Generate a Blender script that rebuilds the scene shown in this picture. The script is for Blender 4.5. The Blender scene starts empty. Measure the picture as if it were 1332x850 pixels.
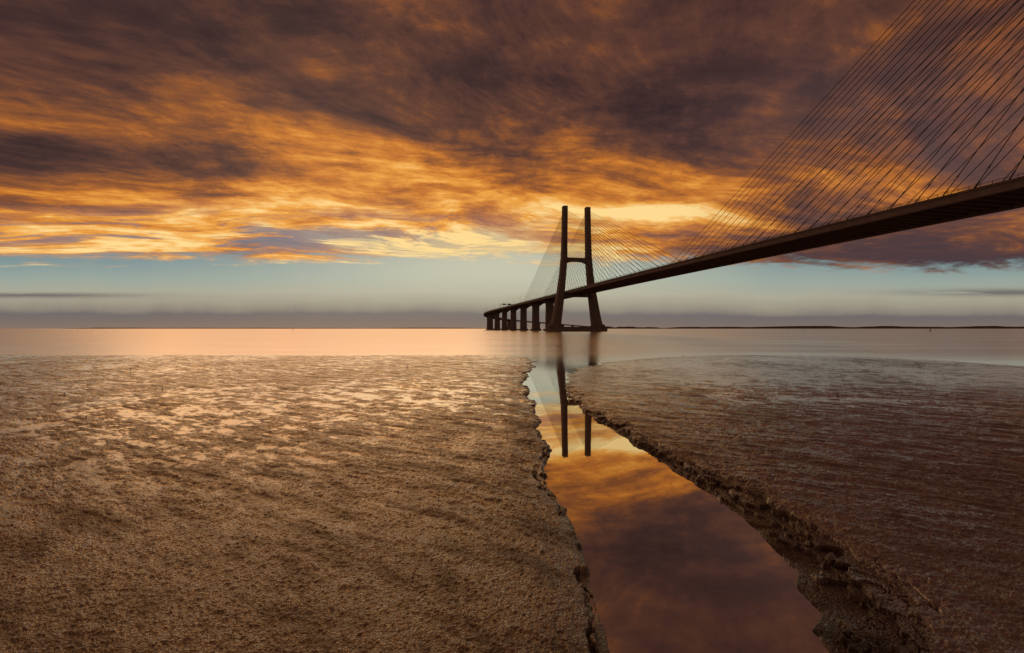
import bpy, math, numpy as np
from mathutils import Vector
scene=bpy.context.scene
scene.view_settings.view_transform='Standard'
scene.view_settings.look='None'
scene.view_settings.exposure=0
COL=scene.collection
H=3.5; F=592.0
def s2l(c):
    o=[]
    for v in c:
        v=v/255.0
        o.append(v/12.92 if v<=0.04045 else ((v+0.055)/1.055)**2.4)
    return (o[0],o[1],o[2],1.0)
# ---------------------------------------------------------------- node helper
class NT:
    def __init__(s,nt): s.nt=nt; s.n=nt.nodes; s.l=nt.links
    def put(s,sock,v):
        if isinstance(v,bpy.types.NodeSocket): s.l.new(v,sock)
        else: sock.default_value=v
    def m(s,op,a,b=None,c=None,clamp=False):
        n=s.n.new('ShaderNodeMath'); n.operation=op; n.use_clamp=clamp
        s.put(n.inputs[0],a)
        if b is not None: s.put(n.inputs[1],b)
        if c is not None: s.put(n.inputs[2],c)
        return n.outputs[0]
    def add(s,a,b): return s.m('ADD',a,b)
    def sub(s,a,b): return s.m('SUBTRACT',a,b)
    def mul(s,a,b): return s.m('MULTIPLY',a,b)
    def div(s,a,b): return s.m('DIVIDE',a,b)
    def sstep(s,v,a,b,o0=0.0,o1=1.0):
        n=s.n.new('ShaderNodeMapRange'); n.interpolation_type='SMOOTHSTEP'
        s.put(n.inputs[0],v); s.put(n.inputs[1],a); s.put(n.inputs[2],b); s.put(n.inputs[3],o0); s.put(n.inputs[4],o1)
        return n.outputs[0]
    def gauss(s,u,v,u0,v0,su,sv):
        a=s.div(s.sub(u,u0),su); b=s.div(s.sub(v,v0),sv)
        r=s.add(s.mul(a,a),s.mul(b,b))
        return s.m('EXPONENT',s.mul(r,-1.0))
    def comb(s,x,y,z=0.0):
        n=s.n.new('ShaderNodeCombineXYZ'); s.put(n.inputs[0],x); s.put(n.inputs[1],y); s.put(n.inputs[2],z); return n.outputs[0]
    def noise(s,vec,scale,detail=5,rough=0.55,dist=0.0,col=False):
        n=s.n.new('ShaderNodeTexNoise'); s.put(n.inputs['Vector'],vec); n.inputs['Scale'].default_value=scale
        n.inputs['Detail'].default_value=detail; n.inputs['Roughness'].default_value=rough; n.inputs['Distortion'].default_value=dist
        return n.outputs[1] if col else n.outputs[0]
    def ramp(s,f,stops,interp='LINEAR'):
        n=s.n.new('ShaderNodeValToRGB'); r=n.color_ramp; r.interpolation=interp
        while len(r.elements)<len(stops): r.elements.new(0.5)
        for e,(p,c) in zip(r.elements,stops):
            e.position=p; e.color=c
        s.put(n.inputs[0],f); return n.outputs[0]
    def mix(s,f,a,b,bt='MIX'):
        n=s.n.new('ShaderNodeMix'); n.data_type='RGBA'; n.blend_type=bt
        s.put(n.inputs[0],f); s.put(n.inputs[6],a); s.put(n.inputs[7],b); return n.outputs[2]

SUN_AZ=math.radians(-22); SUN_EL=math.radians(19)
# ---------------------------------------------------------------- world sky
w=bpy.data.worlds.new("World"); scene.world=w; w.use_nodes=True
for n in list(w.node_tree.nodes): w.node_tree.nodes.remove(n)
T=NT(w.node_tree)
tc=T.n.new('ShaderNodeTexCoord')
sp=T.n.new('ShaderNodeSeparateXYZ'); T.l.new(tc.outputs['Generated'],sp.inputs[0])
x,y,z=sp.outputs
yy=T.m('SQRT',T.add(T.mul(y,y),0.012))
u=T.div(x,yy); v=T.div(z,yy)
zp=T.add(T.m('MAXIMUM',z,0.0),0.10)
px=T.div(x,zp); py=T.div(y,zp)
def rot(a):
    c,s=math.cos(math.radians(a)),math.sin(math.radians(a))
    return T.add(T.mul(px,c),T.mul(py,s)), T.sub(T.mul(py,c),T.mul(px,s))
rx,ry=rot(24)
warp=T.noise(T.comb(px,py),0.6,2.5,0.5,0,True)
ws=T.n.new('ShaderNodeSeparateXYZ'); T.l.new(warp,ws.inputs[0])
wx=T.mul(T.sub(ws.outputs[0],0.5),1.2); wy=T.mul(T.sub(ws.outputs[1],0.5),1.2)
P0=T.comb(T.mul(rx,0.7),ry,13.0)
n0=T.noise(P0,0.62,4,0.55,0.0)
P1=T.comb(T.add(T.mul(rx,0.62),wx),T.add(ry,wy),0.0)
n1=T.noise(P1,1.35,10,0.66,0.12)
# wind-drawn filaments
sx_,sy_=rot(-38)
P2=T.comb(T.add(T.mul(sx_,1.6),T.mul(wx,1.6)),T.add(T.mul(sy_,0.5),T.mul(wy,1.2)),4.3)
n2=T.noise(P2,1.7,8,0.66,0.2)
hx_,hy_=rot(12)
P5=T.comb(T.add(T.mul(hx_,0.42),T.mul(wx,0.6)),T.add(T.mul(hy_,1.35),wy),7.7)
n5=T.noise(P5,2.5,9,0.67,0.15)
P4=T.comb(T.mul(rx,0.85),ry,9.1)
n4=T.noise(P4,5.0,8,0.70,0.25)
n3=T.noise(T.comb(T.mul(u,2.6),T.mul(v,7.0),2.0),1.0,4,0.55,0.3)
g1=lambda a:(a,a,a,1)
vb=T.ramp(T.mul(v,0.8),[(0.0,g1(.67)),(0.13,g1(.76)),(0.18,g1(.69)),(0.245,g1(.545)),(0.31,g1(.435)),(0.44,g1(.325)),(0.58,g1(.235)),(1.0,g1(.22))])
b=T.add(vb,T.mul(T.sub(n1,0.5),1.30))
b=T.add(b,T.mul(T.sub(n0,0.5),0.42))
fanw=T.sstep(v,0.24,0.45)
b=T.add(b,T.mul(T.sub(n2,0.5),T.add(0.15,T.mul(fanw,0.65))))
b=T.add(b,T.mul(T.sub(n5,0.5),T.sub(1.10,T.mul(fanw,0.50))))
b=T.add(b,T.mul(T.sub(n4,0.5),0.54))
b=T.add(b,T.mul(T.sub(n3,0.5),0.25))
def addg(b,amp,*g): return T.add(b,T.mul(T.gauss(u,v,*g),amp))
b=addg(b,0.34,-0.08,0.17,0.26,0.042)
b=addg(b,0.08,0.10,0.30,0.34,0.06)
b=addg(b,-0.20,0.20,0.205,0.16,0.03)
b=addg(b,0.14,-0.28,0.33,0.28,0.09)
b=addg(b,0.12,-0.8,0.24,0.5,0.06)
b=addg(b,-0.28,-1.0,0.37,0.42,0.05)
b=addg(b,-0.12,-0.65,0.62,0.45,0.10)
b=addg(b,0.12,-0.95,0.50,0.3,0.05)
b=addg(b,-0.12,0.45,0.42,0.25,0.05)
b=addg(b,0.06,0.30,0.62,0.30,0.12)
b=addg(b,-0.46,0.88,0.165,0.45,0.08)
b=addg(b,-0.06,0.8,0.34,0.3,0.1)
b=addg(b,0.15,1.12,0.62,0.16,0.2)
cl=T.ramp(b,[(0.0,s2l((44,28,28))),(0.18,s2l((67,43,39))),(0.34,s2l((99,61,45))),(0.49,s2l((145,84,41))),(0.63,s2l((198,117,40))),(0.78,s2l((238,163,66))),(0.95,s2l((255,218,144)))])
# maroon and violet tints high up and away from the glow
vt=T.mul(T.sstep(v,0.45,0.8),0.35)
cl=T.mix(T.mul(vt,T.sstep(n1,0.62,0.40)),cl,s2l((75,48,46)))
vt2=T.mul(T.gauss(u,v,0.95,0.38,0.45,0.2),T.sstep(n1,0.70,0.36))
cl=T.mix(T.mul(vt2,0.58),cl,s2l((98,78,80)))
# bluish gaps
gap=T.mul(T.sstep(n5,0.54,0.46),T.gauss(u,v,-0.60,0.200,0.70,0.048))
cl=T.mix(T.mul(gap,0.85),cl,s2l((114,120,134)))
dk=T.mul(T.gauss(u,v,0.92,0.16,0.42,0.075),T.sstep(n1,0.72,0.50))
cl=T.mix(T.mul(dk,0.88),cl,s2l((74,56,61)))
# clear band under the cloud deck
hz=T.add(T.mul(T.sub(T.noise(T.comb(T.mul(u,4.0),0.0,7.0),1.0,5,0.58),0.5),0.045),T.mul(T.sub(T.noise(T.comb(T.mul(u,16.0),T.mul(v,60.0),3.0),1.0,3,0.5),0.5),0.008))
hz=T.mul(hz,T.sstep(v,0.012,0.035))
vw=T.add(T.add(v,hz),T.mul(T.sstep(u,0.05,0.5),0.007))
band=T.ramp(T.mul(T.m('MAXIMUM',vw,0.0),4.0),[(0.0,s2l((132,113,101))),(0.07,s2l((118,106,101))),(0.130,s2l((109,103,104))),(0.165,s2l((136,127,117))),(0.23,s2l((156,149,132))),(0.32,s2l((168,166,148))),(0.44,s2l((150,163,154))),(0.60,s2l((124,146,149))),(0.9,s2l((110,127,139)))])
glow=T.gauss(u,v,-0.02,0.14,0.42,0.07)
band=T.mix(T.mul(glow,0.55),band,s2l((232,222,186)))
st=T.m('ADD',T.gauss(u,v,-1.05,0.072,0.24,0.0055),T.gauss(u,v,1.08,0.078,0.22,0.008),clamp=True)
stn=T.mul(st,T.sstep(T.noise(T.comb(T.mul(u,5.0),T.mul(v,60.0)),1.0,4,0.6),0.30,0.5))
band=T.mix(T.mul(stn,0.75),band,s2l((84,76,82)))
edge=T.add(v,T.mul(T.sub(n5,0.5),0.10)); edge=T.add(edge,T.mul(T.sub(n4,0.5),0.06))
edge=T.add(edge,T.mul(T.gauss(u,v,0.9,0.14,0.4,0.06),0.024))
cm=T.sstep(edge,0.140,0.170)
sky=T.mix(cm,band,cl)
sky=T.mix(T.sstep(z,-0.02,0.0),s2l((50,36,32)),sky)
nish=T.n.new('ShaderNodeTexSky'); nish.sky_type='NISHITA'; nish.sun_disc=False
nish.sun_elevation=SUN_EL; nish.sun_rotation=SUN_AZ
bg=T.n.new('ShaderNodeBackground'); bg.inputs[1].default_value=1.0; T.put(bg.inputs[0],sky)
bg2=T.n.new('ShaderNodeBackground'); bg2.inputs[1].default_value=0.001; T.put(bg2.inputs[0],nish.outputs[0])
ad=T.n.new('ShaderNodeAddShader'); T.l.new(bg.outputs[0],ad.inputs[0]); T.l.new(bg2.outputs[0],ad.inputs[1])
out=T.n.new('ShaderNodeOutputWorld'); T.l.new(ad.outputs[0],out.inputs[0])
# ---------------------------------------------------------------- sun (veiled by cloud: very broad and weak)
sl=bpy.data.lights.new("sun","SUN"); sl.energy=0.36; sl.angle=math.radians(48); sl.color=(1.0,0.50,0.20)
so=bpy.data.objects.new("sun",sl); COL.objects.link(so)
sd=Vector((math.sin(SUN_AZ)*math.cos(SUN_EL),math.cos(SUN_AZ)*math.cos(SUN_EL),math.sin(SUN_EL)))
so.rotation_euler=sd.to_track_quat('Z','Y').to_euler(); so.location=sd*300
# ---------------------------------------------------------------- materials
def newmat(name):
    m=bpy.data.materials.new(name); m.use_nodes=True
    t=NT(m.node_tree); p=m.node_tree.nodes['Principled BSDF']; return m,t,p
def concrete(name,c0,c1,scale=0.25,rough=0.8):
    m,t,p=newmat(name)
    g=t.n.new('ShaderNodeNewGeometry').outputs['Position']
    n=t.noise(g,scale,6,0.6); n2=t.noise(g,scale*9,4,0.6)
    f=t.m('ADD',t.mul(n,0.7),t.mul(n2,0.3))
    t.put(p.inputs['Base Color'],t.ramp(f,[(0.35,c0+(1,)),(0.65,c1+(1,))]))
    p.inputs['Roughness'].default_value=rough
    p.inputs['Specular IOR Level'].default_value=0.2
    bm=t.n.new('ShaderNodeBump'); bm.inputs['Strength'].default_value=0.3; bm.inputs['Distance'].default_value=0.05
    t.l.new(n2,bm.inputs['Height']); t.l.new(bm.outputs[0],p.inputs['Normal'])
    return m
M_conc=concrete("bridge_concrete",(0.11,0.085,0.088),(0.17,0.135,0.135))
M_deck=concrete("deck_concrete",(0.13,0.10,0.105),(0.20,0.16,0.16))
M_cable=concrete("cable_sheath",(0.03,0.024,0.025),(0.05,0.038,0.038),1.0,0.5)
M_steel=concrete("dark_steel",(0.05,0.05,0.05),(0.09,0.085,0.08),2.0,0.5)
M_wood=concrete("wet_wood",(0.03,0.02,0.015),(0.07,0.05,0.035),6.0,0.6)
M_shore=concrete("hazy_shore",(0.12,0.10,0.11),(0.17,0.14,0.15),0.004,1.0)
M_asph=concrete("asphalt",(0.04,0.04,0.04),(0.06,0.06,0.06),1.0,0.9)
# water
M_water,t,p=newmat("water")
t.n.remove(p)
g=t.n.new('ShaderNodeNewGeometry').outputs['Position']
sx=t.n.new('ShaderNodeSeparateXYZ'); t.l.new(g,sx.inputs[0])
bn=t.noise(g,1.3,4,0.5); bn2=t.noise(t.comb(t.mul(sx.outputs[0],0.02),t.mul(sx.outputs[1],0.06)),1.0,5,0.6)
wob=t.mul(t.sub(t.noise(t.comb(t.mul(sx.outputs[0],0.05),t.mul(sx.outputs[1],0.12)),1.0,4,0.6),0.5),14.0)
farw=t.sstep(t.add(sx.outputs[1],wob),22.0,70.0)
ro=t.add(0.015,t.mul(farw,0.185))
ro=t.m('MULTIPLY',ro,t.add(0.55,t.mul(bn2,0.9)))
gl=t.n.new('ShaderNodeBsdfGlossy'); t.put(gl.inputs['Roughness'],ro)
t.put(gl.inputs['Color'],t.mix(farw,(0.98,0.96,0.91,1),(0.90,0.825,0.80,1)))
bp=t.n.new('ShaderNodeBump'); bp.inputs['Strength'].default_value=0.05; bp.inputs['Distance'].default_value=0.01
t.l.new(bn,bp.inputs['Height']); t.l.new(bp.outputs[0],gl.inputs['Normal'])
df=t.n.new('ShaderNodeBsdfDiffuse'); df.inputs['Color'].default_value=(0.18,0.135,0.095,1)
lw=t.n.new('ShaderNodeFresnel'); lw.inputs['IOR'].default_value=2.0
fac=t.m('ADD',t.mul(lw.outputs[0],0.80),0.42,clamp=True)
mx=t.n.new('ShaderNodeMixShader'); t.l.new(fac,mx.inputs[0]); t.l.new(df.outputs[0],mx.inputs[1]); t.l.new(gl.outputs[0],mx.inputs[2])
t.l.new(mx.outputs[0],t.n['Material Output'].inputs[0])
# mud
M_mud,t,p=newmat("wet_mud")
g=t.n.new('ShaderNodeNewGeometry').outputs['Position']
sg=t.n.new('ShaderNodeSeparateXYZ'); t.l.new(g,sg.inputs[0])
def attr(nm):
    a=t.n.new('ShaderNodeAttribute'); a.attribute_name=nm; return a.outputs['Fac']
wet=attr('wet'); pale=attr('pale'); rubA=attr('slump_shade')
na=t.noise(g,0.6,6,0.6); nb=t.noise(g,19.0,5,0.66); nc=t.noise(g,70.0,3,0.6)
# long oblique streaks of firmer, duller mud
c_,s_=math.cos(math.radians(-35)),math.sin(math.radians(-35))
qx=t.add(t.mul(sg.outputs[0],c_),t.mul(sg.outputs[1],s_)); qy=t.sub(t.mul(sg.outputs[1],c_),t.mul(sg.outputs[0],s_))
stk=t.noise(t.comb(t.mul(qx,0.42),t.mul(qy,1.5)),1.0,8,0.72,0.3)
dull=t.sstep(t.add(t.mul(stk,0.75),t.mul(na,0.25)),0.45,0.60)
fb=t.add(t.mul(na,0.30),t.add(t.mul(nb,0.45),t.mul(stk,0.25)))  # grain noise also darkens the bump hollows, shade put into the colour
base=t.ramp(fb,[(0.42,(0.013,0.006,0.0035,1)),(0.5,(0.055,0.025,0.015,1)),(0.58,(0.13,0.062,0.036,1))])
bpale=t.ramp(fb,[(0.42,(0.036,0.024,0.021,1)),(0.5,(0.13,0.088,0.078,1)),(0.58,(0.25,0.178,0.160,1))])  # paler, greyer version of the mud ramp
base=t.mix(pale,base,bpale)
base=t.mix(t.mul(dull,t.sub(0.62,t.mul(pale,0.35))),base,(0.020,0.010,0.007,1))
base=t.mix(t.mul(wet,0.35),base,(0.07,0.046,0.040,1))
vs=t.n.new('ShaderNodeTexVoronoi'); vs.feature='F1'; vs.inputs['Scale'].default_value=3.5; t.put(vs.inputs['Vector'],g)
spk=t.mul(t.sstep(vs.outputs['Distance'],0.14,0.06),t.sstep(t.noise(g,0.35,4,0.6),0.48,0.58))
base=t.mix(t.mul(spk,0.9),base,(0.012,0.008,0.006,1))
base=t.mix(t.mul(rubA,0.62),base,(0.018,0.010,0.0075,1))  # dark slumped mud, with undercut shade painted into the base colour
t.put(p.inputs['Base Color'],base)
rr_=t.add(t.add(0.09,t.mul(nb,0.13)),t.mul(dull,0.20))
r=t.m('SUBTRACT',rr_,t.mul(wet,0.15)); r=t.m('MAXIMUM',r,0.05)
t.put(p.inputs['Roughness'],r)
t.put(p.inputs['IOR'],t.sub(2.25,t.add(t.mul(rubA,0.6),t.mul(dull,0.50))))
t.put(p.inputs['Specular Tint'],t.mix(pale,(1.0,0.84,0.69,1),(1.0,0.94,0.91,1)))
cw=t.m('ADD',t.sub(0.68,t.mul(dull,0.60)),t.mul(wet,0.7),clamp=True)
t.put(p.inputs['Coat Weight'],t.m('SUBTRACT',cw,t.mul(rubA,0.45),clamp=True))
t.put(p.inputs['Coat Roughness'],t.sub(0.11,t.mul(wet,0.06)))
p.inputs['Coat IOR'].default_value=1.8
vo=t.n.new('ShaderNodeTexVoronoi'); vo.feature='F1'; vo.inputs['Scale'].default_value=30.0; t.put(vo.inputs['Vector'],g)
hgt=t.add(t.mul(nb,0.9),t.add(t.mul(nc,0.30),t.mul(vo.outputs['Distance'],-0.40)))
bp=t.n.new('ShaderNodeBump'); t.put(bp.inputs['Strength'],t.sub(1.0,t.mul(wet,0.93))); bp.inputs['Distance'].default_value=0.034
t.l.new(hgt,bp.inputs['Height']); t.l.new(bp.outputs[0],p.inputs['Normal'])
t.l.new(bp.outputs[0],p.inputs['Coat Normal'])
# ---------------------------------------------------------------- mesh helpers
def mkobj(name,verts,faces,mat,parent=None,smooth=False):
    me=bpy.data.meshes.new(name); me.from_pydata([tuple(q) for q in verts],[],faces); me.update()
    me.materials.append(mat)
    if smooth:
        for pl in me.polygons: pl.use_smooth=True
    o=bpy.data.objects.new(name,me); COL.objects.link(o)
    if parent: o.parent=parent
    return o
def empty(name,loc,parent=None):
    o=bpy.data.objects.new(name,None); o.location=loc; o.empty_display_size=2; COL.objects.link(o)
    if parent: o.parent=parent
    return o
def loft(rings,V,Fc,caps=True):
    k=len(rings[0]); base=len(V)
    for r_ in rings: V.extend(r_)
    for i in range(len(rings)-1):
        for j in range(k):
            a=base+i*k+j; b_=base+i*k+(j+1)%k
            Fc.append((a,b_,b_+k,a+k))
    if caps:
        Fc.append(tuple(base+j for j in range(k))[::-1]); Fc.append(tuple(base+(len(rings)-1)*k+j for j in range(k)))
def rect(cx,cy,z,hx,hy,c=0.05):
    a=min(hx,hy)*c*2
    pts=[(hx-a,-hy),(hx,-hy+a),(hx,hy-a),(hx-a,hy),(-hx+a,hy),(-hx,hy-a),(-hx,-hy+a),(-hx+a,-hy)]
    return [(cx+q[0],cy+q[1],z) for q in pts]
def box(V,Fc,x0,x1,y0,y1,z0,z1):
    loft([[(x0,y0,z0),(x1,y0,z0),(x1,y1,z0),(x0,y1,z0)],[(x0,y0,z1),(x1,y0,z1),(x1,y1,z1),(x0,y1,z1)]],V,Fc)
def tube(V,Fc,a,b,r,k=6):
    a=Vector(a); b=Vector(b); d=(b-a).normalized()
    s=d.cross(Vector((0,0,1)))
    if s.length<1e-4: s=Vector((1,0,0))
    s.normalize(); q=d.cross(s)
    loft([[tuple(c+s*(r*math.cos(2*math.pi*i/k))+q*(r*math.sin(2*math.pi*i/k))) for i in range(k)] for c in (a,b)],V,Fc)
# ---------------------------------------------------------------- bridge path
TX,TY=77.0,545.0
D0=Vector((-0.205,0.979,0)).normalized()
ZD=47.0
def build_path():
    pts=[]; t0=-640; pos=Vector((TX,TY,0))+D0*t0; ang=math.atan2(D0.x,D0.y); t=t0
    while t<=2600:
        if t<0: zz=ZD+1.0-1.6*((t+217)/217)**2*0.5
        elif t<560: zz=ZD-(t/560)*1.0+0.2
        else: zz=ZD-0.8-min(30.0,(t-560)*0.02)
        pts.append((t,pos.copy(),ang,zz))
        curv=0.0
        if 600<t<600+620: curv=math.radians(38)/620
        ang+=curv*4
        pos=pos+Vector((math.sin(ang),math.cos(ang),0))*4
        t+=4
    return pts
PATH=build_path()
def at_t(t):
    i=min(max((t+640)/4,0),len(PATH)-1.001); k=int(i); f=i-k
    a=PATH[k]; b_=PATH[k+1]
    return a[1].lerp(b_[1],f), a[2]+(b_[2]-a[2])*f, a[3]+(b_[3]-a[3])*f
def off(t,o,dz=0.0):
    p_,an,zz=at_t(t); r_=Vector((math.cos(an),-math.sin(an),0))
    q=p_+r_*o; return (q.x,q.y,zz+dz)
bridge=empty("cable_stayed_bridge",(TX,TY,0))
bridge["label"]="long concrete cable-stayed bridge with H-shaped towers crossing calm water"
bridge["category"]="bridge"
def bchild(name,V,Fc,mat,parent=None,origin=(TX,TY,0)):
    o=Vector(origin)
    ob=mkobj(name,[Vector(q)-o for q in V],Fc,mat,None)
    if parent is None:
        ob.parent=bridge; ob.location=o-Vector((TX,TY,0))
    else:
        ob.parent=parent; ob.location=o-Vector(parent["world_origin"])
    return ob
def extrude_profile(prof,ts,V,Fc):
    loft([[off(t,o,dz) for (o,dz) in prof] for t in ts],V,Fc)
ts_all=[q for q in range(-600,560,20)]+[q for q in range(560,1240,12)]+[q for q in range(1240,2561,40)]
V=[];Fc=[]
extrude_profile([(-15.4,-0.35),(-15.4,0.0),(15.4,0.0),(15.4,-0.35)],ts_all,V,Fc)
for s in (-1,1):
    pr=[(s*14.9,-2.7),(s*14.9,-0.352),(s*13.2,-0.352),(s*13.2,-2.7)]
    extrude_profile(pr,ts_all,V,Fc)
t=-598
while t<1100:
    loft([[off(t,-13.19,-2.1),off(t+0.5,-13.19,-2.1),off(t+0.5,13.19,-2.1),off(t,13.19,-2.1)],
          [off(t,-13.19,-0.353),off(t+0.5,-13.19,-0.353),off(t+0.5,13.19,-0.353),off(t,13.19,-0.353)]],V,Fc)
    t+=4.4
deck=bchild("deck",V,Fc,M_deck)
deck["world_origin"]=(TX,TY,0)
V=[];Fc=[]
extrude_profile([(-12.6,0.004),(-12.6,0.08),(12.6,0.08),(12.6,0.004)],ts_all,V,Fc)
bchild("road_surface",V,Fc,M_asph,deck)
for s in (-1,1):
    V=[];Fc=[]
    extrude_profile([(s*15.3,0.002),(s*15.3,0.35),(s*15.0,0.35),(s*15.0,0.002)],ts_all,V,Fc)
    for dz in (0.7,1.0,1.3):
        extrude_profile([(s*15.2,dz),(s*15.2,dz+0.08),(s*15.1,dz+0.08),(s*15.1,dz)],ts_all,V,Fc)
    t=-598
    while t<900:
        a=off(t,s*15.15,0.34)
        box(V,Fc,a[0]-.05,a[0]+.05,a[1]-.05,a[1]+.05,a[2],a[2]+1.05)
        t+=3.0
    bchild("railing",V,Fc,M_steel,deck)
# ---------------------------------------------------------------- towers
def tower_mesh_parts(T0):
    pos,an,zz=at_t(T0)
    ex=Vector((math.cos(an),-math.sin(an),0)); ey=Vector((math.sin(an),math.cos(an),0))
    def W(ring): return [tuple(pos+ex*q[0]+ey*q[1]+Vector((0,0,q[2]))) for q in ring]
    tw=empty("tower",pos-Vector((TX,TY,0)),bridge); tw["world_origin"]=tuple(pos)
    lp=[(5.0,26.5,5.4,6.5),(20,23.8,4.6,6.0),(47,19.6,3.8,5.2),(70,16.9,3.2,4.4),(80,16.1,3.3,4.0),(88,15.4,3.2,3.8),(110,14.9,2.85,3.6),(145,14.3,2.75,3.4),(149.2,14.3,2.75,3.4)]
    for s in (-1,1):
        V=[];Fc=[]
        loft([W(rect(s*o,0,z_,hx,hy)) for (z_,o,hx,hy) in lp],V,Fc)
        bchild("leg",V,Fc,M_conc,tw,tuple(pos))
    V=[];Fc=[]; rings=[]
    n=14
    for i in range(n+1):
        q=-1+2*i/n; xx=q*13.4; low=83.5-3.2*abs(q)**3
        rings.append(W([(xx,-2.7,low),(xx,2.7,low),(xx,2.7,88.0),(xx,-2.7,88.0)]))
    loft(rings,V,Fc); bchild("crossbeam",V,Fc,M_conc,tw,tuple(pos))
    V=[];Fc=[]
    loft([W([(-16.6,-2.2,41),(-16.6,2.2,41),(-16.6,2.2,44.0),(-16.6,-2.2,44.0)]),W([(16.6,-2.2,41),(16.6,2.2,41),(16.6,2.2,44.0),(16.6,-2.2,44.0)])],V,Fc)
    bchild("deck_beam",V,Fc,M_conc,tw,tuple(pos))
    V=[];Fc=[]
    loft([W(rect(0,0,-3,37,11,0.2)),W(rect(0,0,3.8,37,11,0.2)),W(rect(0,0,5.6,32,9,0.2))],V,Fc)
    for s in (-1,1):
        loft([W(rect(s*27.5,0,5.602,8,8,0.2)),W(rect(s*27.0,0,8.6,6.6,7.2,0.2))],V,Fc)
    bchild("footing",V,Fc,M_conc,tw,tuple(pos))
    return tw
T_NEAR=-447
tower_mesh_parts(0); tower_mesh_parts(T_NEAR)
# ---------------------------------------------------------------- stay cables
cables=[]
def tower_pt(T0,s,h):
    pos,an,zz=at_t(T0); ex=Vector((math.cos(an),-math.sin(an),0))
    o=14.9-0.6*(h-110)/35 if h>110 else 15.2
    q=pos+ex*(s*(o)); return (q.x,q.y,h)
NC=24
for T0,dirs in ((T_NEAR,(1,)),(0,(-1,1))):
    for dr in dirs:
        for s in (-1,1):
            for i in range(NC):
                d=14+(216-14)*(i/(NC-1))
                h=94+(146-94)*(i/(NC-1))**0.8
                tt=T0+dr*d
                a=off(tt,s*14.6,-0.1); b_=tower_pt(T0,s,h)
                cables.append((T0,dr,a,b_))
near=[c for c in cables if c[0]==T_NEAR]; far=[c for c in cables if c[0]==0 and c[1]==-1]; rest=[c for c in cables if c[0]==0 and c[1]==1]
indiv=near+far+rest[:4]; others=rest[4:]
for (T0,dr,a,b_) in indiv:
    V=[];Fc=[]; rr=0.13 if T0==T_NEAR else 0.15
    tube(V,Fc,a,b_,rr,6)
    if T0==T_NEAR:
        A=Vector(a);B=Vector(b_);d=(B-A).normalized()
        tube(V,Fc,A+Vector((0,0,0.12)),A+d*3.2,0.2,8)
        q=A+d*7.0
        tube(V,Fc,q,q+d*0.7,0.26,8)
    bchild("stay_cable",V,Fc,M_cable,None,a)
V=[];Fc=[]
for (T0,dr,a,b_) in others: tube(V,Fc,a,b_,0.15,5)
o=bchild("stay_cable",V,Fc,M_cable); o["kind"]="stuff"
# ---------------------------------------------------------------- piers
def ring_pier(z_,hx,hy): return rect(0,0,z_,hx,hy,0.1)
V=[];Fc=[]
loft([ring_pier(z_,hx,hy) for (z_,hx,hy) in ((3.0,5.9,3.2),(30.0,5.4,2.8),(38.0,5.6,2.7),(41.2,10.0,2.8),(43.3,14.2,2.8))],V,Fc)
loft([ring_pier(-2,8.8,6),ring_pier(2.2,8.8,6),ring_pier(2.998,8.0,5.2)],V,Fc)
proto=None
tl=[112,190,275,362,455,550,650,750,860,990,1120]+list(range(1260,2500,150))
for t in tl:
    p_,an,zz=at_t(t)
    if proto is None:
        me=bpy.data.meshes.new("pier"); me.from_pydata(V,[],Fc); me.materials.append(M_conc)
        ob=bpy.data.objects.new("pier",me); proto=ob
    else:
        ob=proto.copy()
    COL.objects.link(ob); ob.parent=bridge
    ob.location=p_-Vector((TX,TY,0)); ob.rotation_euler=(0,0,-an); ob.scale=(1,1,(zz-2.72)/43.3)
# ---------------------------------------------------------------- street lamps and gantry on the deck
def lamp(loc,an,first=[None]):
    if first[0] is None:
        root=empty("street_lamp",(0,0,0))
        V=[];Fc=[]; loft([[(r_*math.cos(i*math.pi/4),r_*math.sin(i*math.pi/4),z_) for i in range(8)] for z_,r_ in ((0,0.22),(6,0.16),(11.5,0.10))],V,Fc)
        box(V,Fc,-0.35,0.35,-0.35,0.35,-0.02,0.3)
        pole=mkobj("pole",V,Fc,M_steel,root)
        V=[];Fc=[]; tube(V,Fc,(0,0,11.4),(2.0,0,12.1),0.07); arm=mkobj("arm",V,Fc,M_steel,root)
        V=[];Fc=[]; loft([[(1.9,-.18,12.0),(1.9,.18,12.0),(1.9,.15,12.22),(1.9,-.15,12.22)],[(3.0,-.22,12.15),(3.0,.22,12.15),(3.0,.15,12.35),(3.0,-.15,12.35)]],V,Fc)
        head=mkobj("lamp_head",V,Fc,M_steel,root)
        first[0]=[root,pole,arm,head]; rt=root
    else:
        rt=first[0][0].copy(); COL.objects.link(rt)
        for c in first[0][1:]:
            cc=c.copy(); cc.parent=rt; COL.objects.link(cc)
    rt.location=loc; rt.rotation_euler=(0,0,-an)
    rt["label"]="slim grey steel street lamp on the bridge deck"; rt["category"]="street lamp"; rt["group"]="street lamps along the bridge deck"
t=240
while t<760:
    p_,an,zz=at_t(t); lamp(off(t,-14.2,0.0),an); t+=52
p_,an,zz=at_t(430)
gr=empty("sign_gantry",off(430,0,0.09)); gr.rotation_euler=(0,0,-an)
for s in (-1,1):
    V=[];Fc=[]; box(V,Fc,s*13.4-0.3,s*13.4+0.3,-0.3,0.3,0,7.99); mkobj("post",V,Fc,M_steel,gr)
    V=[];Fc=[]; box(V,Fc,s*5.5-3.5,s*5.5+3.5,-0.5,-0.36,6.8,9.8); mkobj("sign_panel",V,Fc,M_steel,gr)
V=[];Fc=[]; box(V,Fc,-13.7,13.7,-0.35,0.35,8.0,8.9); mkobj("beam",V,Fc,M_steel,gr)
gr["label"]="dark steel sign gantry spanning the far bridge deck"; gr["category"]="sign gantry"
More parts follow.
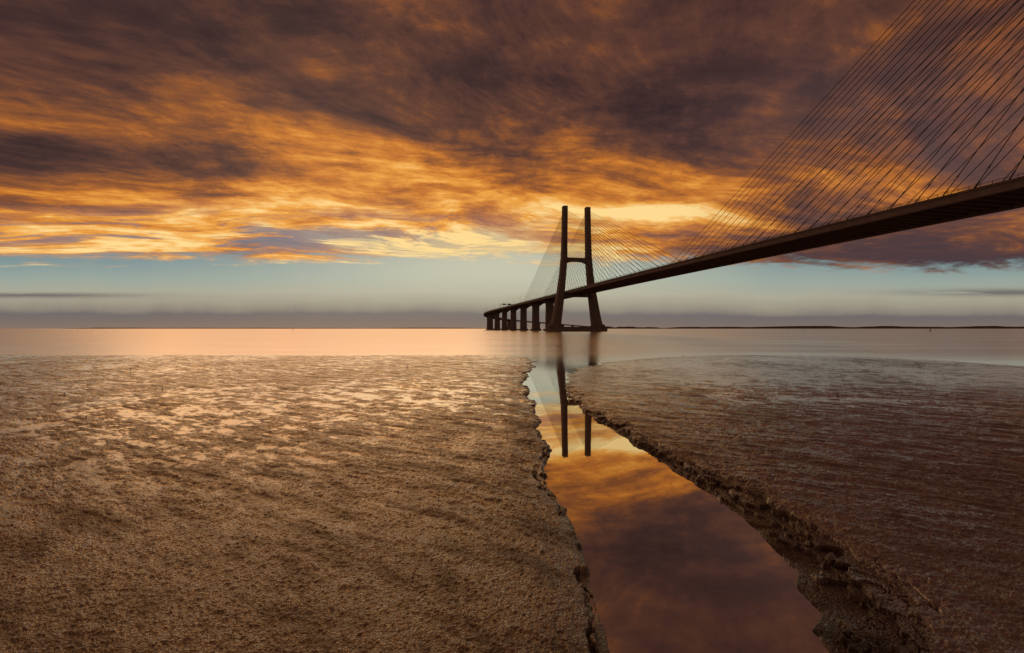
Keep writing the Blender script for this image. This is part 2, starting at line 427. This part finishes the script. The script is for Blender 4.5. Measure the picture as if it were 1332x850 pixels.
# ---------------------------------------------------------------- water
S=30000.0
wo=mkobj("water",[(-S,-S,0),(S,-S,0),(S,S,0),(-S,S,0)],[(0,1,2,3)],M_water); wo["kind"]="structure"
# ---------------------------------------------------------------- numpy noise
def hsh(ix,iy,seed):
    n=(ix.astype(np.int64)*374761393+iy.astype(np.int64)*668265263+seed*1274126177)&0xffffffff
    n=((n^(n>>13))*1274126177)&0xffffffff
    n=n^(n>>16)
    return (n&0xffffff).astype(np.float64)/0xffffff
def vn(x,y,seed):
    ix=np.floor(x);iy=np.floor(y);fx=x-ix;fy=y-iy
    fx=fx*fx*fx*(fx*(fx*6-15)+10);fy=fy*fy*fy*(fy*(fy*6-15)+10)
    a=hsh(ix,iy,seed);b=hsh(ix+1,iy,seed);c=hsh(ix,iy+1,seed);d=hsh(ix+1,iy+1,seed)
    return (a*(1-fx)+b*fx)*(1-fy)+(c*(1-fx)+d*fx)*fy
def fbm(x,y,o,seed,g=0.5):
    s=np.zeros_like(x);a=1.0;t=0
    c,s_=math.cos(0.6),math.sin(0.6)
    for i in range(o):
        s+=a*(vn(x,y,seed+i*17)-0.5);t+=a;a*=g
        x,y=(x*c-y*s_)*2.03+3.1,(x*s_+y*c)*2.03-1.7
    return s/t*2
def sm(x,a,b):
    q=np.clip((x-a)/(b-a),0,1);return q*q*(3-2*q)
def cells(x,y,seed):
    ix=np.floor(x);iy=np.floor(y);f1=np.full(x.shape,9.0);f2=np.full(x.shape,9.0);val=np.zeros(x.shape)
    for dx in (-1,0,1):
        for dy in (-1,0,1):
            cx=ix+dx;cy=iy+dy
            qx=cx+hsh(cx,cy,seed);qy=cy+hsh(cx,cy,seed+5);d=np.hypot(x-qx,y-qy);vv=hsh(cx,cy,seed+9)
            n=d<f1; f2=np.where(n,f1,np.minimum(f2,d)); val=np.where(n,vv,val); f1=np.where(n,d,f1)
    return val,f2-f1
def W(px_,py_): Y=H*F/(py_-428.0); return ((px_-666.0)/F*Y,Y)
left_bank=[(560,461.3),(640,461.5),(668,463),(686,466),(697,471),(695,478),(684,488),(686,504),(693,525),(700,546),(711,572),(719,592),(711,612),(719,634),(737,660),(747,688),(763,716),(773,750),(786,785),(795,820),(803,850),(820,910)]
right_bank=[(1332,477),(1240,470.5),(1130,465),(1040,462.8),(950,462.8),(880,464),(830,467.5),(785,472.5),(754,479),(739,488),(736,503),(744,522),(766,541),(792,556),(824,580),(860,601),(898,628),(932,648),(964,674),(998,706),(1036,742),(1034,768),(1068,797),(1052,820),(1076,850),(1110,910)]
shelf=[(1332,481),(1240,474),(1130,469.0),(1040,467.0),(950,467.0),(880,469),(835,473),(790,478),(761,484),(746,492),(742,503),(751,521),(774,540),(801,555),(835,577),(874,598),(914,622),(949,641),(998,668),(1051,698),(1106,728),(1150,760),(1182,795),(1202,830),(1212,860),(1240,910)]
LW=[(-4000,62.5)]+[W(*q) for q in left_bank]+[(0.9,0),(0.5,-80),(-4000,-80)]
RW=[(4000,15),(120,36)]+[W(*q) for q in right_bank]+[(3.2,0),(3.0,-80),(4000,-80)]
SW=[(4000,14),(120,34)]+[W(*q) for q in shelf]+[(4.3,0),(4.2,-80),(4000,-80)]
def sdist(poly,X,Y):
    d=np.full(X.shape,1e9);ins=np.zeros(X.shape,bool);n=len(poly)
    for i in range(n):
        ax,ay=poly[i];bx,by=poly[(i+1)%n];ex,ey=bx-ax,by-ay
        t=np.clip(((X-ax)*ex+(Y-ay)*ey)/(ex*ex+ey*ey+1e-12),0,1)
        d=np.minimum(d,np.hypot(X-ax-t*ex,Y-ay-t*ey))
        c=((ay>Y)!=(by>Y))
        if abs(ey)>1e-12: ins^=c&(X<ax+(Y-ay)/ey*ex)
    return np.where(ins,d,-d)
rowsY=np.concatenate([np.linspace(-70,2.5,30)[:-1],2.5+np.linspace(0,1.5,25)[:-1],np.geomspace(4.0,78.0,1150)])
din=np.linspace(-1.22,1.22,1250); outp=1.22+np.geomspace(0.003,60,60)
sv=np.concatenate([-outp[::-1],din,outp])
wid=np.maximum(rowsY,4.0)
X=sv[None,:]*wid[:,None]; Y=np.repeat(rowsY[:,None],len(sv),1)
shape=X.shape; X=X.ravel();Y=Y.ravel()
am=np.clip(Y,4,60)
jn=fbm(X*3.2,Y*2.2,5,3,0.58)*0.012*am + fbm(X*0.9,Y*0.7,3,8)*0.018*am
sL=sdist(LW,X,Y)+jn
sR=sdist(RW,X,Y)+fbm(X*2.2,Y*1.6,5,21,0.58)*0.012*am
sR=sR+fbm(X*0.15,Y*0.3,4,23,0.6)*1.1*sm(Y,30,42)
sS=sdist(SW,X,Y)+fbm(X*3.2,Y*2.4,5,31,0.6)*0.034*am+fbm(X*1.3,Y*1.0,2,33)*0.012*am
far_=sm(Y,14,50)
k_=1.0+am*0.02
broad=fbm(X*0.35,Y*0.22,4,41)
ca,sa=math.cos(math.radians(-32)),math.sin(math.radians(-32))
rx_=X*ca+Y*sa; ry_=-X*sa+Y*ca
rip=fbm(rx_*0.6+broad*0.5,ry_*2.4+broad*1.0,5,51,0.65)
rip2=fbm(rx_*2.0,ry_*6.0,4,57,0.65)
ripmask=sm(Y,4.5,10)*(1-sm(Y,52,60)*0.4)
lump=fbm(X*8.0,Y*8.0,4,61,0.6); lump2=fbm(X*22,Y*22,3,67,0.6)
mid=fbm(X*2.2,Y*1.6,4,63,0.6)
micro=lump*0.012+lump2*0.010*(1-sm(Y,15,30))+mid*0.022*(0.2+0.8*sm(Y,6,14))
rel=broad*0.022+(rip*0.040+rip2*0.026)*ripmask+micro
# shallow films of water standing in the hollows
pud_s=rip*0.5+rip2*0.50+fbm(X*0.13,Y*0.09,3,43)*0.45+lump*0.35+mid*0.35
pudL=sm(-(pud_s+0.04+0.10*(1-sm(Y,12,42))),0.05,0.20)*sm(Y,4.5,15)
shn=sm(sR,0,0.5)*sm(Y+mid*5,13.0,32)*sm(fbm(X*0.20,Y*0.16,3,99)*0.7+rip2*0.70+rip*0.60-mid*0.40+lump*0.35,-0.16,0.34)
pudR=sm(-(pud_s-0.02-0.10*sm(Y,18,32)),0.08,0.24)*sm(Y,5,14)
pudR=np.maximum(pudR*(0.40+0.45*sm(Y,14,24)),shn*0.80)
flat=broad*0.012-0.006*ripmask
relL=rel*(1-pudL*0.94)+flat*pudL*0.94
bank=sm(sL,-0.06*k_,0.14*k_)
hl=0.19*(1-0.72*far_)
near=1-sm(Y,9,20)
zl=-0.28+bank*(0.28+hl*0.5)+hl*0.6*sm(sL,0.05,0.9*k_)+relL*sm(sL,0.0,0.5*k_)
crk=fbm(X*2.2,Y*1.4,4,71,0.6)*0.16
brk=sm(vn(X*0.8,Y*0.55,77),0.30,0.50)
c1=np.exp(-((sL-0.24-crk)/0.020)**2)*near*brk
q1=sL+crk*0.8
stepL=0.05*(1-sm(q1,0.08,0.15))+0.07*(1-sm(q1+lump*0.03,0.26,0.29))*brk
zl=zl-0.07*c1*bank-stepL*sm(sL,0,0.04)*near-0.025*np.abs(fbm(X*5,Y*3.5,4,79,0.6))*(1-sm(sL,0.1,0.45))*near
# far seaward margin thins out into the shallows
zlf=-0.030+0.055*sm(sL,-1.5,6.0)+relL*0.8-0.3*(1-sm(sL,-3.0,-1.0))
ql=sm(Y,42,54)*sm(-X,-3,3)
zl=zl*(1-ql)+zlf*ql
# right flat
m=(sR>-0.3)&(sS<0.6)&(Y<34)
blk=np.zeros_like(X);edg=np.ones_like(X);wf=np.zeros_like(X);wg=np.zeros_like(X)
f1_=fbm(X[m]*2.2,Y[m]*2.0,5,81,0.55);f2_=fbm(X[m]*2.2,Y[m]*2.0,5,83,0.55)
wx_=X[m]*3.0+f1_*1.4; wy_=Y[m]*1.9+f2_*1.4
a_,e_=cells(wx_,wy_,5); blk[m]=a_; edg[m]=e_
wf[m]=fbm(X[m]*3.4,Y[m]*2.7,4,87,0.45); wg[m]=fbm(X[m]*1.4,Y[m]*1.1,3,89)
tt=np.clip(sR/np.maximum(sR-sS,0.02),0,1)
hs=0.175*(1-0.82*sm(Y,10,32))
tw_=np.clip(tt*0.98+wf*0.22+wg*0.22+(blk-0.5)*0.40,0,1.0)*3.0
fl=np.floor(np.minimum(tw_,2.999)); fr_=tw_-fl
ter=(fl+sm(fr_,0.0,0.08)*0.95+fr_*0.05-0.85)/3.0          # stepped, slumped ledges
zr_low=0.01+hs*0.90*ter+0.006*wf+0.02*(blk-0.5)*sm(tt,0.1,0.3)-0.07*(1-sm(edg,0.0,0.055))*sm(wg+wf*0.4,-0.45,-0.15)+lump*0.005+lump2*0.005
zmin=0.014+0.03*tt+lump*0.008+wf*0.008
zr_low=np.maximum(zr_low,np.maximum(zmin,0.006))
zr_low=-0.28+sm(sR,-0.04*k_,0.03*k_)*(zr_low+0.28)
nearR=(1-sm(Y,22,34))
relR=rel*(1-pudR*0.92)+flat*pudR*0.92
top=hs+0.012+relR*(0.75+0.25*nearR)
es=sm(sS,-0.012*k_,0.015*k_)
soft=0.03*(1-sm(sS,0.0,0.5))*nearR
cr2=fbm(X*1.5,Y*1.0,4,91,0.6)*0.26
c3=np.exp(-((sS-0.18-cr2)/0.016)**2)*nearR*sm(vn(X*1.1,Y*0.7,93),0.40,0.55)
zr_near=zr_low*(1-es)+(top-soft-0.06*c3)*es
fr=sm(sR,-0.4*k_,0.8*k_)
zr_far=-0.3*(1-sm(sR,-1.2,-0.25))-0.016+fr*0.060+relR*0.7*(0.35+0.65*fr)+0.025*sm(sR,1,7)
q=sm(Y,24,34)
zr=zr_near*(1-q)+zr_far*q
Z=np.maximum(zl,zr)
isR=sR>sL
wet=np.where(isR,pudR*0.97,pudL*0.96)
wet=np.maximum(wet,np.clip(sm(-(rip*0.8+rip2*0.5+lump*0.3+mid*0.5),-0.05,0.5)*sm(Y,4,14)*0.5,0,1))
wet=np.maximum(wet,sm(0.03-np.minimum(Z,0.03),0.0,0.03)*0.6)
wet=np.maximum(wet,sm(sR,0,1.0)*(0.06+0.36*sm(fbm(X*0.3,Y*0.22,3,97)+mid*0.4,-0.1,0.4)))
rub=((sR>0)&(sS<0.03)&(Y<30)); wet=np.where(rub,0.45*np.clip(lump*2,0,1),wet)
pale=sm(sR-sL,-0.2,0.2)*0.85+0.25*sm(Y,20,50)*(~isR)  # paler, greyer tone on the right flat and faintly far left
slump_shade=np.where(rub,1.0-0.6*sm(tw_/3.0,0.6,1.0),0.0)+np.where((sL>0)&(sL<0.35)&(Y<16),0.8*(1-sm(sL,0.1,0.35)),0.0)+c1*0.8+c3*0.8  # slumped banks plus painted shade in undercuts and cracks
slump_shade=np.clip(slump_shade,0,1)
co=np.stack([X,Y,Z],1).astype(np.float32)
nr,nc=shape; idx=np.arange(nr*nc).reshape(nr,nc)
quads=np.stack([idx[:-1,:-1],idx[:-1,1:],idx[1:,1:],idx[1:,:-1]],-1).reshape(-1,4)
zq=Z[quads].max(1); quads=quads[zq>-0.2]
me=bpy.data.meshes.new("mudflat"); nf=len(quads)
me.vertices.add(len(co)); me.vertices.foreach_set("co",co.ravel())
me.loops.add(nf*4); me.loops.foreach_set("vertex_index",quads.ravel().astype(np.int32))
me.polygons.add(nf); me.polygons.foreach_set("loop_start",(np.arange(nf)*4).astype(np.int32))
me.polygons.foreach_set("use_smooth",np.ones(nf,bool))
me.update(calc_edges=True); me.validate()
for nm,ar in (("wet",wet),("pale",pale),("slump_shade",slump_shade)):
    atr=me.attributes.new(nm,'FLOAT','POINT'); atr.data.foreach_set("value",ar.astype(np.float32))
me.materials.append(M_mud)
mo=bpy.data.objects.new("ground",me); COL.objects.link(mo); mo["kind"]="structure"
# ---------------------------------------------------------------- far shore
def shore(name,x0,x1,D,h0,h1,seed):
    n=160; xs=np.linspace(x0,x1,n); hh_=h0+(h1-h0)*(0.5+0.5*fbm(xs/(abs(x1-x0)/14),xs*0,4,seed)); tp=np.minimum(1,np.minimum(xs-x0,x1-xs)/(0.08*(x1-x0))); hh_=hh_*tp+1
    V=[];Fc=[]
    for i in range(n):
        V+= [(xs[i],D,-5),(xs[i],D+60,float(hh_[i])),(xs[i],D+900,-5)]
    for i in range(n-1):
        for j in range(2): Fc.append((i*3+j,i*3+3+j,i*3+4+j,i*3+1+j))
    o=mkobj(name,V,Fc,M_shore,None,True); o["kind"]="structure"; return o
shore("far_shore",2600,11500,8500,18,60,5)
shore("far_shore",1500,2500,7500,8,48,9)
shore("far_shore",-12000,-200,12000,6,30,12)
# ---------------------------------------------------------------- stakes and markers
def stake(px_,py_,h,r,label,name,cat,seed,base=0.0,group=None):
    x_,y_=W(px_,py_); V=[];Fc=[]
    rr=np.random.RandomState(seed); lx,ly=rr.uniform(-.15,.15,2)*h
    rings=[]
    for z_,q_ in ((-0.2,1.1),(0.35*h,1.0),(0.75*h,0.85),(h,0.65)):
        f=max(z_,0)/h
        rings.append([(lx*f**1.4+r*q_*math.cos(i*math.pi/3+f),ly*f**1.4+r*q_*math.sin(i*math.pi/3+f),z_) for i in range(6)])
    loft(rings,V,Fc)
    o=mkobj(name,V,Fc,M_wood,None,True); o.location=(x_,y_,base); o["label"]=label; o["category"]=cat
    if group: o["group"]=group
for i,(a,b_,h) in enumerate([(112,552,0.26),(84,520,0.28),(212,512,0.3),(310,497,0.3),(48,590,0.18),(1090,520,0.2),(170,486,0.4),(530,480,0.35)]):
    stake(a,b_,h,0.018,"short weathered wooden stake stuck in wet mud","wooden_stake","stake",i,0.05,"stakes standing in the mudflat")
def marker(px_,dist):
    x_=(px_-666)/F*dist; root=empty("channel_marker",(x_,dist,0))
    V=[];Fc=[]; loft([[(r_*math.cos(i*math.pi/4),r_*math.sin(i*math.pi/4),z_) for i in range(8)] for z_,r_ in ((-0.5,1.0),(0.5,1.1),(0.8,0.5),(2.4,0.22))],V,Fc)
    mkobj("float_body",V,Fc,M_steel,root)
    V=[];Fc=[]; loft([[(r_*math.cos(i*math.pi/4),r_*math.sin(i*math.pi/4),z_) for i in range(8)] for z_,r_ in ((2.4,0.22),(2.45,0.6),(3.6,0.06))],V,Fc)
    mkobj("top_mark",V,Fc,M_steel,root)
    root["label"]="small dark navigation buoy floating on calm water"; root["category"]="buoy"; root["group"]="buoys marking the channel"
marker(1210,560); marker(381,900); marker(1046,1100)
# ---------------------------------------------------------------- camera
cam=bpy.data.cameras.new("camera"); cam.lens=16; cam.sensor_width=36; cam.clip_end=60000; cam.clip_start=0.05
co_=bpy.data.objects.new("camera",cam); COL.objects.link(co_)
co_.location=(0,0,H); co_.rotation_euler=(math.radians(90+0.25),0,0)
scene.camera=co_
